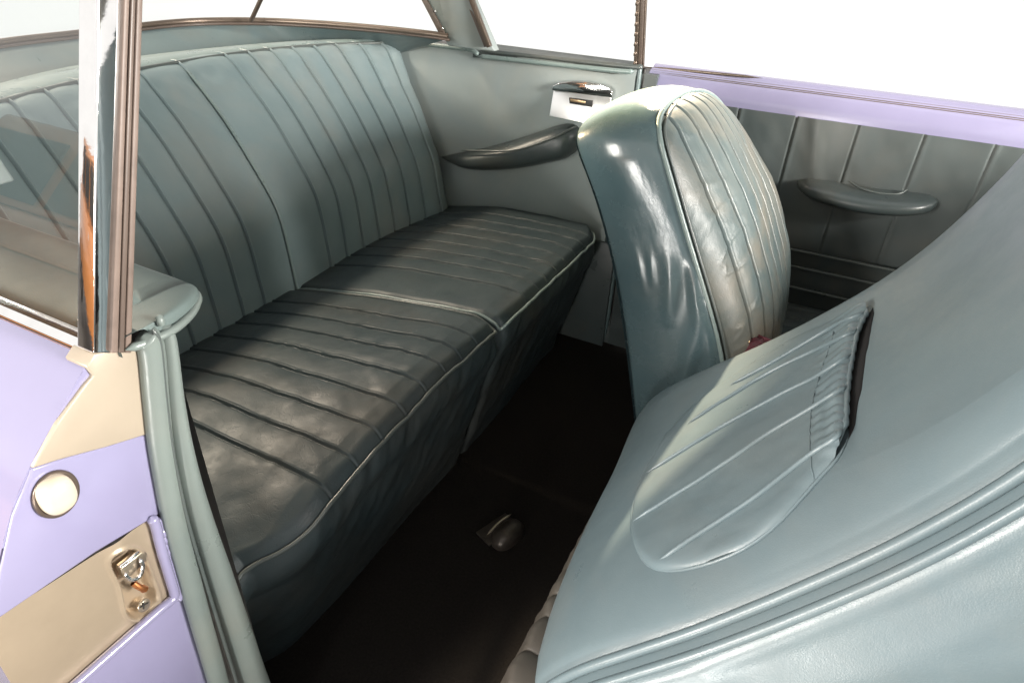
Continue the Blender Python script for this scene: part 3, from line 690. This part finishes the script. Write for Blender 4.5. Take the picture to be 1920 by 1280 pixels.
# section across: (y, offset along outward normal)
SEC = cr([(-.60, -.34), (-.618, -.26), (-.632, -.18), (-.632, -.12), (-.622, -.078), (-.606, -.052), (-.585, -.036), (-.55, -.021), (-.49, -.009), (-.40, -.002), (-.30, 0), (-.18, 0), (-.10, .004), (-.055, .006), (-.026, .002), (-.006, -.014), (.004, -.045), (.003, -.10), (-.008, -.2)], 10)
se = np.r_[0, np.cumsum(np.linalg.norm(np.diff(SEC, axis=0), axis=1))]; se /= se[-1]
NU = 520; uu_ = lin(NU); sy = np.interp(uu_, se, SEC[:, 0]); so_ = np.interp(uu_, se, SEC[:, 1])
UU, VV = np.meshgrid(uu_, vv_, indexing='ij'); SY = sy[:, None]*np.ones(NV)+(sy[:, None] < -.45)*np.clip((-.45-sy[:, None])/.12, 0, 1)*(-.050+.135*sm(.22, .88, vv_))[None, :]; SO = so_[:, None]*np.ones(NV)
# plan rounding of the lower and upper near corners
pull = .022*np.clip((-.10-SY)/.50, 0, 1)**1.3*sm(.42, .22, VV) - .0*SY
SO2 = SO*np.ones_like(VV)
sh, dp = np.maximum(SO2, -.05)-pull*.9, np.minimum(SO2+.05, 0)
NF = np.array((-.80, .60)); fx_, fz_ = NF[0], NF[1]
DX = cx[None, :]+nx_[None, :]*sh+fx_*dp; DZ = cz[None, :]+nz_[None, :]*sh+fz_*dp
PD0 = np.stack([DX, SY, DZ], -1); nD = normals(PD0)
if nD[NU//2, NV//2, 0] > 0: nD = -nD
wrk = .0018*fbm(SY*4, VV*4, 81, 2)+.0004*fbm(SY*12, VV*10, 82, 2)
sidep = sm(-.035, -.075, SO)*(SY < -.3)
wrk += sidep*(.007*fbm(VV*3+SO*4, SO*12+3, 85, 2)+.0012*fbm(VV*16+SO*20, SO*14-VV*3, 87, 2))
wrk += -.0045*gs(SO+.040, .006)*(SY < -.3)+.004*gs(SO+.062, .010)*(SY < -.3)
PD = PD0+nD*wrk[..., None]
PIX = pix(PD); HID = (np.sum(nD*(CAM-PD), -1) < .02)
def face_uv(px, py):
    d = np.hypot(PIX[..., 0]-px, PIX[..., 1]-py); d[(SO < -.06) | HID] = 1e9
    i, j = np.unravel_index(np.argmin(d), d.shape); return i, j, d[i, j]
# split: back face / near side
iw = int(np.argmin(abs(so_[:NU//2]+.040)))
back = link('back_shell', gridmesh('back_shell', PD[iw:]), 'leather_pale', dsx)
link('side_panel', gridmesh('side_panel', PD[:iw+1]), 'leather_pale', dsx)
j0 = int(.05*NV)
def rowpt(o, off, lo=j0, hi=NV-10, st=10):
    i = int(np.argmin(abs(so_[:NU//2]-o))); return [PD[i, j]+nD[i, j]*off for j in range(lo, hi, st)]
tube('welt', rowpt(-.040, .004), .0060, 'leather_pale', dsx, smoothn=4)
tube('welt', rowpt(-.054, .001), .0058, 'leather_pale', dsx, smoothn=4)
fi = NU-int(np.argmin(abs(so_[::-1][:NU//3]+.05)))-1
tube('welt', [PD[fi, j]+nD[fi, j]*.002 for j in range(j0, NV-10, 10)], .004, 'leather_pale', dsx, smoothn=4)
# ---- map pocket: sheet laid on the back, clipped by its oval outline
out_px = [(1187, 960), (1186, 1000), (1200, 1040), (1224, 1066), (1260, 1072), (1310, 1064), (1400, 1030), (1470, 975), (1530, 905), (1570, 862), (1594, 822), (1598, 740), (1606, 680), (1620, 620), (1637, 574), (1560, 603), (1480, 640), (1400, 690), (1320, 745), (1262, 800), (1222, 862), (1197, 915)]
ol = cr(out_px, 6, True)
UVo = np.array([face_uv(*p)[:2] for p in ol], float)
def smooth_closed(a, k=5):
    b = a.copy()
    for _ in range(3): b = (np.roll(b, 1, 0)+b+np.roll(b, -1, 0))/3
    return b
UVo = smooth_closed(UVo)
imin, imax = UVo[:, 0].min()+1.0, UVo[:, 0].max()-1.0
def span(i):
    c = []
    for k_ in range(len(UVo)):
        a_, b_ = UVo[k_], UVo[(k_+1) % len(UVo)]
        if (a_[0]-i)*(b_[0]-i) < 0: c.append(a_[1]+(b_[1]-a_[1])*(i-a_[0])/(b_[0]-a_[0]))
    return (min(c), max(c)) if len(c) > 1 else None
def bil_at(G, i, j):
    i = np.clip(i, 0, NU-1.001); j = np.clip(j, 0, NV-1.001); a, b = np.floor(i).astype(int), np.floor(j).astype(int); f, g = (i-a)[..., None], (j-b)[..., None]
    return G[a, b]*(1-f)*(1-g)+G[a+1, b]*f*(1-g)+G[a, b+1]*(1-f)*g+G[a+1, b+1]*f*g
rowsI = np.linspace(imin, imax, 160); sp = [span(i) for i in rowsI]; ok = [k_ for k_, q in enumerate(sp) if q]
rowsI = rowsI[ok]; sp = np.array([sp[k_] for k_ in ok])
npk = 220; tt = lin(npk); II = rowsI[:, None]*np.ones(npk); JJx = sp[:, :1]+(sp[:, 1:]-sp[:, :1])*tt
base = bil_at(PD, II, JJx); bn = bil_at(nD, II, JJx); bpx = pix(base)
# distance (in photo px) to mouth line
mouth = np.array([(1594, 822), (1598, 740), (1606, 680), (1620, 620), (1637, 574)], float)
dm = np.full(II.shape, 1e9)
for a_, b_ in zip(mouth[:-1], mouth[1:]):
    ab = b_-a_; t_ = np.clip(((bpx-a_)@ab)/(ab@ab), 0, 1); dm = np.minimum(dm, np.linalg.norm(bpx-(a_+t_[..., None]*ab), axis=-1))
ed = -polydist(bpx, ol); ed = np.maximum(ed, 0)
hgt = .0012+.0075*(1-np.exp(-ed/5))*1.0
hgt = np.where(dm < 150, np.maximum(hgt, .002), hgt)+.008*sm(70, 4, dm)
ruch = sm(75, 45, dm)
hgt += ruch*(.0008*fbm(II*.22, dm*.02+JJx*.01, 91, 2)+.0010*np.sin(II*.75+.5*noise(dm*.04, II*.05, 5)*4)) + .0012*fbm(II*.03, JJx*.04, 93)
PP = base+bn*hgt[..., None]
# ribs
ribs_px = [[(1222, 1062), (1300, 1008), (1380, 958), (1450, 908), (1520, 852), (1570, 822), (1588, 808)],
           [(1188, 978), (1240, 945), (1300, 908), (1380, 856), (1450, 808), (1520, 768), (1570, 735), (1594, 724)],
           [(1214, 886), (1280, 845), (1350, 802), (1420, 764), (1480, 732), (1535, 705), (1575, 678), (1602, 664)],
           [(1290, 795), (1350, 755), (1420, 712), (1480, 680), (1550, 648), (1590, 628), (1614, 618)],
           [(1370, 722), (1430, 690), (1500, 650), (1568, 610), (1600, 595), (1626, 586)]]
ppx = pix(PP)
def pocket_pt(px, py, off):
    d_ = np.hypot(ppx[..., 0]-px, ppx[..., 1]-py); i, j = np.unravel_index(np.argmin(d_), d_.shape); return PP[i, j]+bn[i, j]*off, i
ribi = []
for rb in ribs_px: ribi.append(np.median([pocket_pt(x, y, 0)[1] for x, y in rb[2:-1]]))
pk = surf('map_pocket', PP[:4], 'leather_pale', dsx) if False else None
pocket = link('map_pocket', gridmesh('map_pocket', (base+bn*.0006)[::4, ::4]), 'leather_pale', dsx)
brk = sorted(int(b) for b in ribi)
idx = [0]+brk+[len(PP)-1]
for a_, b_ in zip(idx[:-1], idx[1:]):
    if b_-a_ > 1: link('pocket_panel', gridmesh('pocket_panel', PP[a_:b_+1]), 'leather_pale', pocket)
for rb in ribs_px:
    c = np.array([pocket_pt(x, y, .0012)[0] for x, y in cr(rb, 6)])
    for _ in range(4): c[1:-1] = (c[:-2]+c[1:-1]*2+c[2:])/4
    link('rib', gridmesh('rib', sweep(c, .0030, 10, taper=True), cv=True), 'leather_pale', pocket)
# stitched line across, oval edge piping, mouth shadow strip
st = [(1568, 608), (1556, 650), (1540, 695), (1524, 755), (1519, 800), (1520, 850), (1526, 898)]
c = np.array([pocket_pt(x, y, .0002)[0] for x, y in cr(st, 6)]); link('stitching', gridmesh('stitching', sweep(c, .0009, 6), cv=True), 'leather_pale', pocket)
arc = [p for p in ol if not (p[0] > 1560 and 600 < p[1] < 815)]
k0 = int(np.argmin([np.hypot(p[0]-1637, p[1]-574) for p in ol])); ring = np.roll(ol, -k0, 0)
ring = ring[:int(np.argmin([np.hypot(p[0]-1594, p[1]-822) for p in ring]))+1]
c = []
for p in ring[::2]:
    i, j, _ = face_uv(*p); c.append(PD[i, j]+nD[i, j]*.0012)
c = np.array(c)
for _ in range(3): c[1:-1] = (c[:-2]+c[1:-1]*2+c[2:])/4
link('edge_piping', gridmesh('edge_piping', sweep(c, .0021, 8, taper=True), cv=True), 'leather_pale', pocket)
# opening: elastic rim (raised) and black strip painted as the gap's shadow
rimp, gapp = [], []
for x, y in cr(mouth[::-1], 10):
    q, _ = pocket_pt(x-1, y, -.001); rimp.append(q)
    w_g = 9*math.sin(math.pi*np.clip((y-574)/(822-574), 0.02, 1))**.5
    i, j, _ = face_uv(x+w_g*.7, y+2); gapp.append(PD[i, j]+nD[i, j]*.0006)
rimp, gapp = np.array(rimp), np.array(gapp)
for _ in range(3): rimp[1:-1] = (rimp[:-2]+rimp[1:-1]*2+rimp[2:])/4; gapp[1:-1] = (gapp[:-2]+gapp[1:-1]*2+gapp[2:])/4
nr = len(rimp); link('elastic_rim', gridmesh('elastic_rim', sweep(rimp, .0032*(1+.25*np.sin(np.arange(nr)*2.1)), 8, taper=True), cv=True), 'leather_pale', pocket)
wv = .0085*np.sin(np.linspace(.15, np.pi-.1, nr))**.6
mid = nD[NU//2, NV//2]
link('pocket_mouth', gridmesh('pocket_mouth', sweep(gapp, .0012, 10, wv, upv=mid, taper=True), cv=True), 'lining', pocket)

# seat base behind the tipped back: ruched rear edge
ny = 500; yb = np.linspace(-.66, -.02, ny); kb = lin(40); YB, KB = np.meshgrid(yb, kb, indexing='ij')
fold_ = np.abs(np.sin(np.pi*(YB*16+.8*noise(YB*9, KB*1.5, 99)+KB*.5)))**.5
Pq = np.stack([.882+.05*KB+.06*sm(.7, 1, KB)-.006*fold_*np.sin(np.pi*np.clip(KB, 0, 1))**.5-.002*fbm(YB*40, KB*6, 97), YB, .195+.14*np.minimum(KB, .75)/.75+.008*fold_*sm(.5, .8, KB)], -1)
sb = link('seat_base', gridmesh('seat_base', Pq), 'ruched', dsx)
box('seat_riser', (.885, -.64, .0), (1.5, -.03, .165), 'carpet', dsx, .01)
box('base_cushion', (.90, -.65, .17), (1.52, -.03, .225), 'ruched', dsx, .015)

nd_ = box('door', (1.74, -1.80, .02), (1.86, -.80, .80), 'lavender', car, .03); nd_['label'] = 'open near front door'
box('door_trim', (1.715, -1.76, .06), (1.738, -.84, .76), 'vinyl', nd_, .01)
tube('window_frame', [(1.8, -.86, .80), (1.78, -.95, 1.12), (1.78, -1.55, 1.12), (1.8, -1.74, .80)], .012, 'chrome', nd_)

# ================================================================== SMALL THINGS
br = root('floor_bracket', 'small worn metal bracket lying on the black floor carpet before the rear bench', 'bracket')
c = at(945, 990, 'z', .02)
dy = np.array((.25, 1, 0)); dy /= np.linalg.norm(dy); dx = np.array((1, -.25, 0)); dx /= np.linalg.norm(dx)
blob('bracket_cover', c+dx*.012-np.array((0, 0, .012)), (dx*.026, dy*.042, (0, 0, .026)), 'bracket', br, 20, .8)
slab('bracket_plate', [c+dx*a_+dy*b_-np.array((0, 0, .018)) for a_, b_ in ((-.045, -.04), (.0, -.046), (.01, .04), (-.035, .045))], (0, 0, .005), 'bracket', br, .001)
tube('bracket_bar', [c+dx*-.012+dy*-.04+np.array((0, 0, .004)), c+dx*-.014+np.array((0, 0, .007)), c+dx*-.012+dy*.038+np.array((0, 0, .005))], .0032, 'latch', br)

rd = root('red_bag', 'dark red beaded cloth bag peeping out between the two front seats', 'bag')
rc_ = at(1425, 662, 'z', .36); rc_ = at(1424, 660, 'y', .12)
U5, V5 = np.meshgrid(np.linspace(0, 2*np.pi, 60, endpoint=False), np.linspace(-np.pi/2, np.pi/2, 40), indexing='ij')
rr_ = 1+.12*fbm(U5*2, V5*3, 7)
link('bag_body', gridmesh('bag_body', rc_+np.stack([.065*np.cos(V5)*np.cos(U5)*rr_, .04*np.cos(V5)*np.sin(U5)*rr_, .03*np.sin(V5)*rr_], -1), cu=True), 'red', rd)
for i in range(9):
    a_ = rng.rand(2); blob('bead', rc_+np.array(((a_[0]-.5)*.11, -.03+.02*a_[1], .022+.01*a_[1])), ((.003, 0, 0), (0, .003, 0), (0, 0, .003)), 'brass', rd, 8)

# brown estate car parked outside (seen mirrored in the near quarter glass and chrome)
bc = root('parked_car', 'brown car parked alongside, mirrored in the near quarter window', 'car')
yc = -2.75
body = slab('body', [(-4.2, yc, .05), (.6, yc, .05), (.75, yc, .35), (.7, yc, .66), (-.3, yc, .72), (-4.3, yc, .74), (-4.4, yc, .4)], (0, -1.6, 0), 'brown_paint', bc, .05)
slab('cabin', [(-3.9, yc-.08, .74), (-.55, yc-.08, .72), (-1.1, yc-.2, 1.24), (-3.6, yc-.2, 1.27)], (0, -1.35, 0), 'brown_paint', bc, .04)
for x0_, x1_ in ((-1.85, -.95), (-2.75, -1.95), (-3.5, -2.85)):
    w = slab('window', [(x0_, yc-.075, .78), (x1_, yc-.075, .78), (x1_-.12*(x1_ > -1), yc-.155, 1.16), (x0_, yc-.155, 1.16)], (0, .012, .002), 'dark', bc, .004)
for x_ in (-.55, -3.4):
    wv_ = tube('wheel', [(x_, yc+.02, .05), (x_, yc-.18, .05)], .32, 'tyre', bc, k=32, smoothn=2, taper=False)
tube('door_crease', [(-4.2, yc+.005, .52), (-2, yc+.005, .53), (.5, yc+.005, .5)], .012, 'brown_paint', bc)
box('door_handle', (-1.9, yc, .6), (-1.75, yc+.03, .625), 'chrome', bc, .005)

bc.location = (.15, .15, .14)
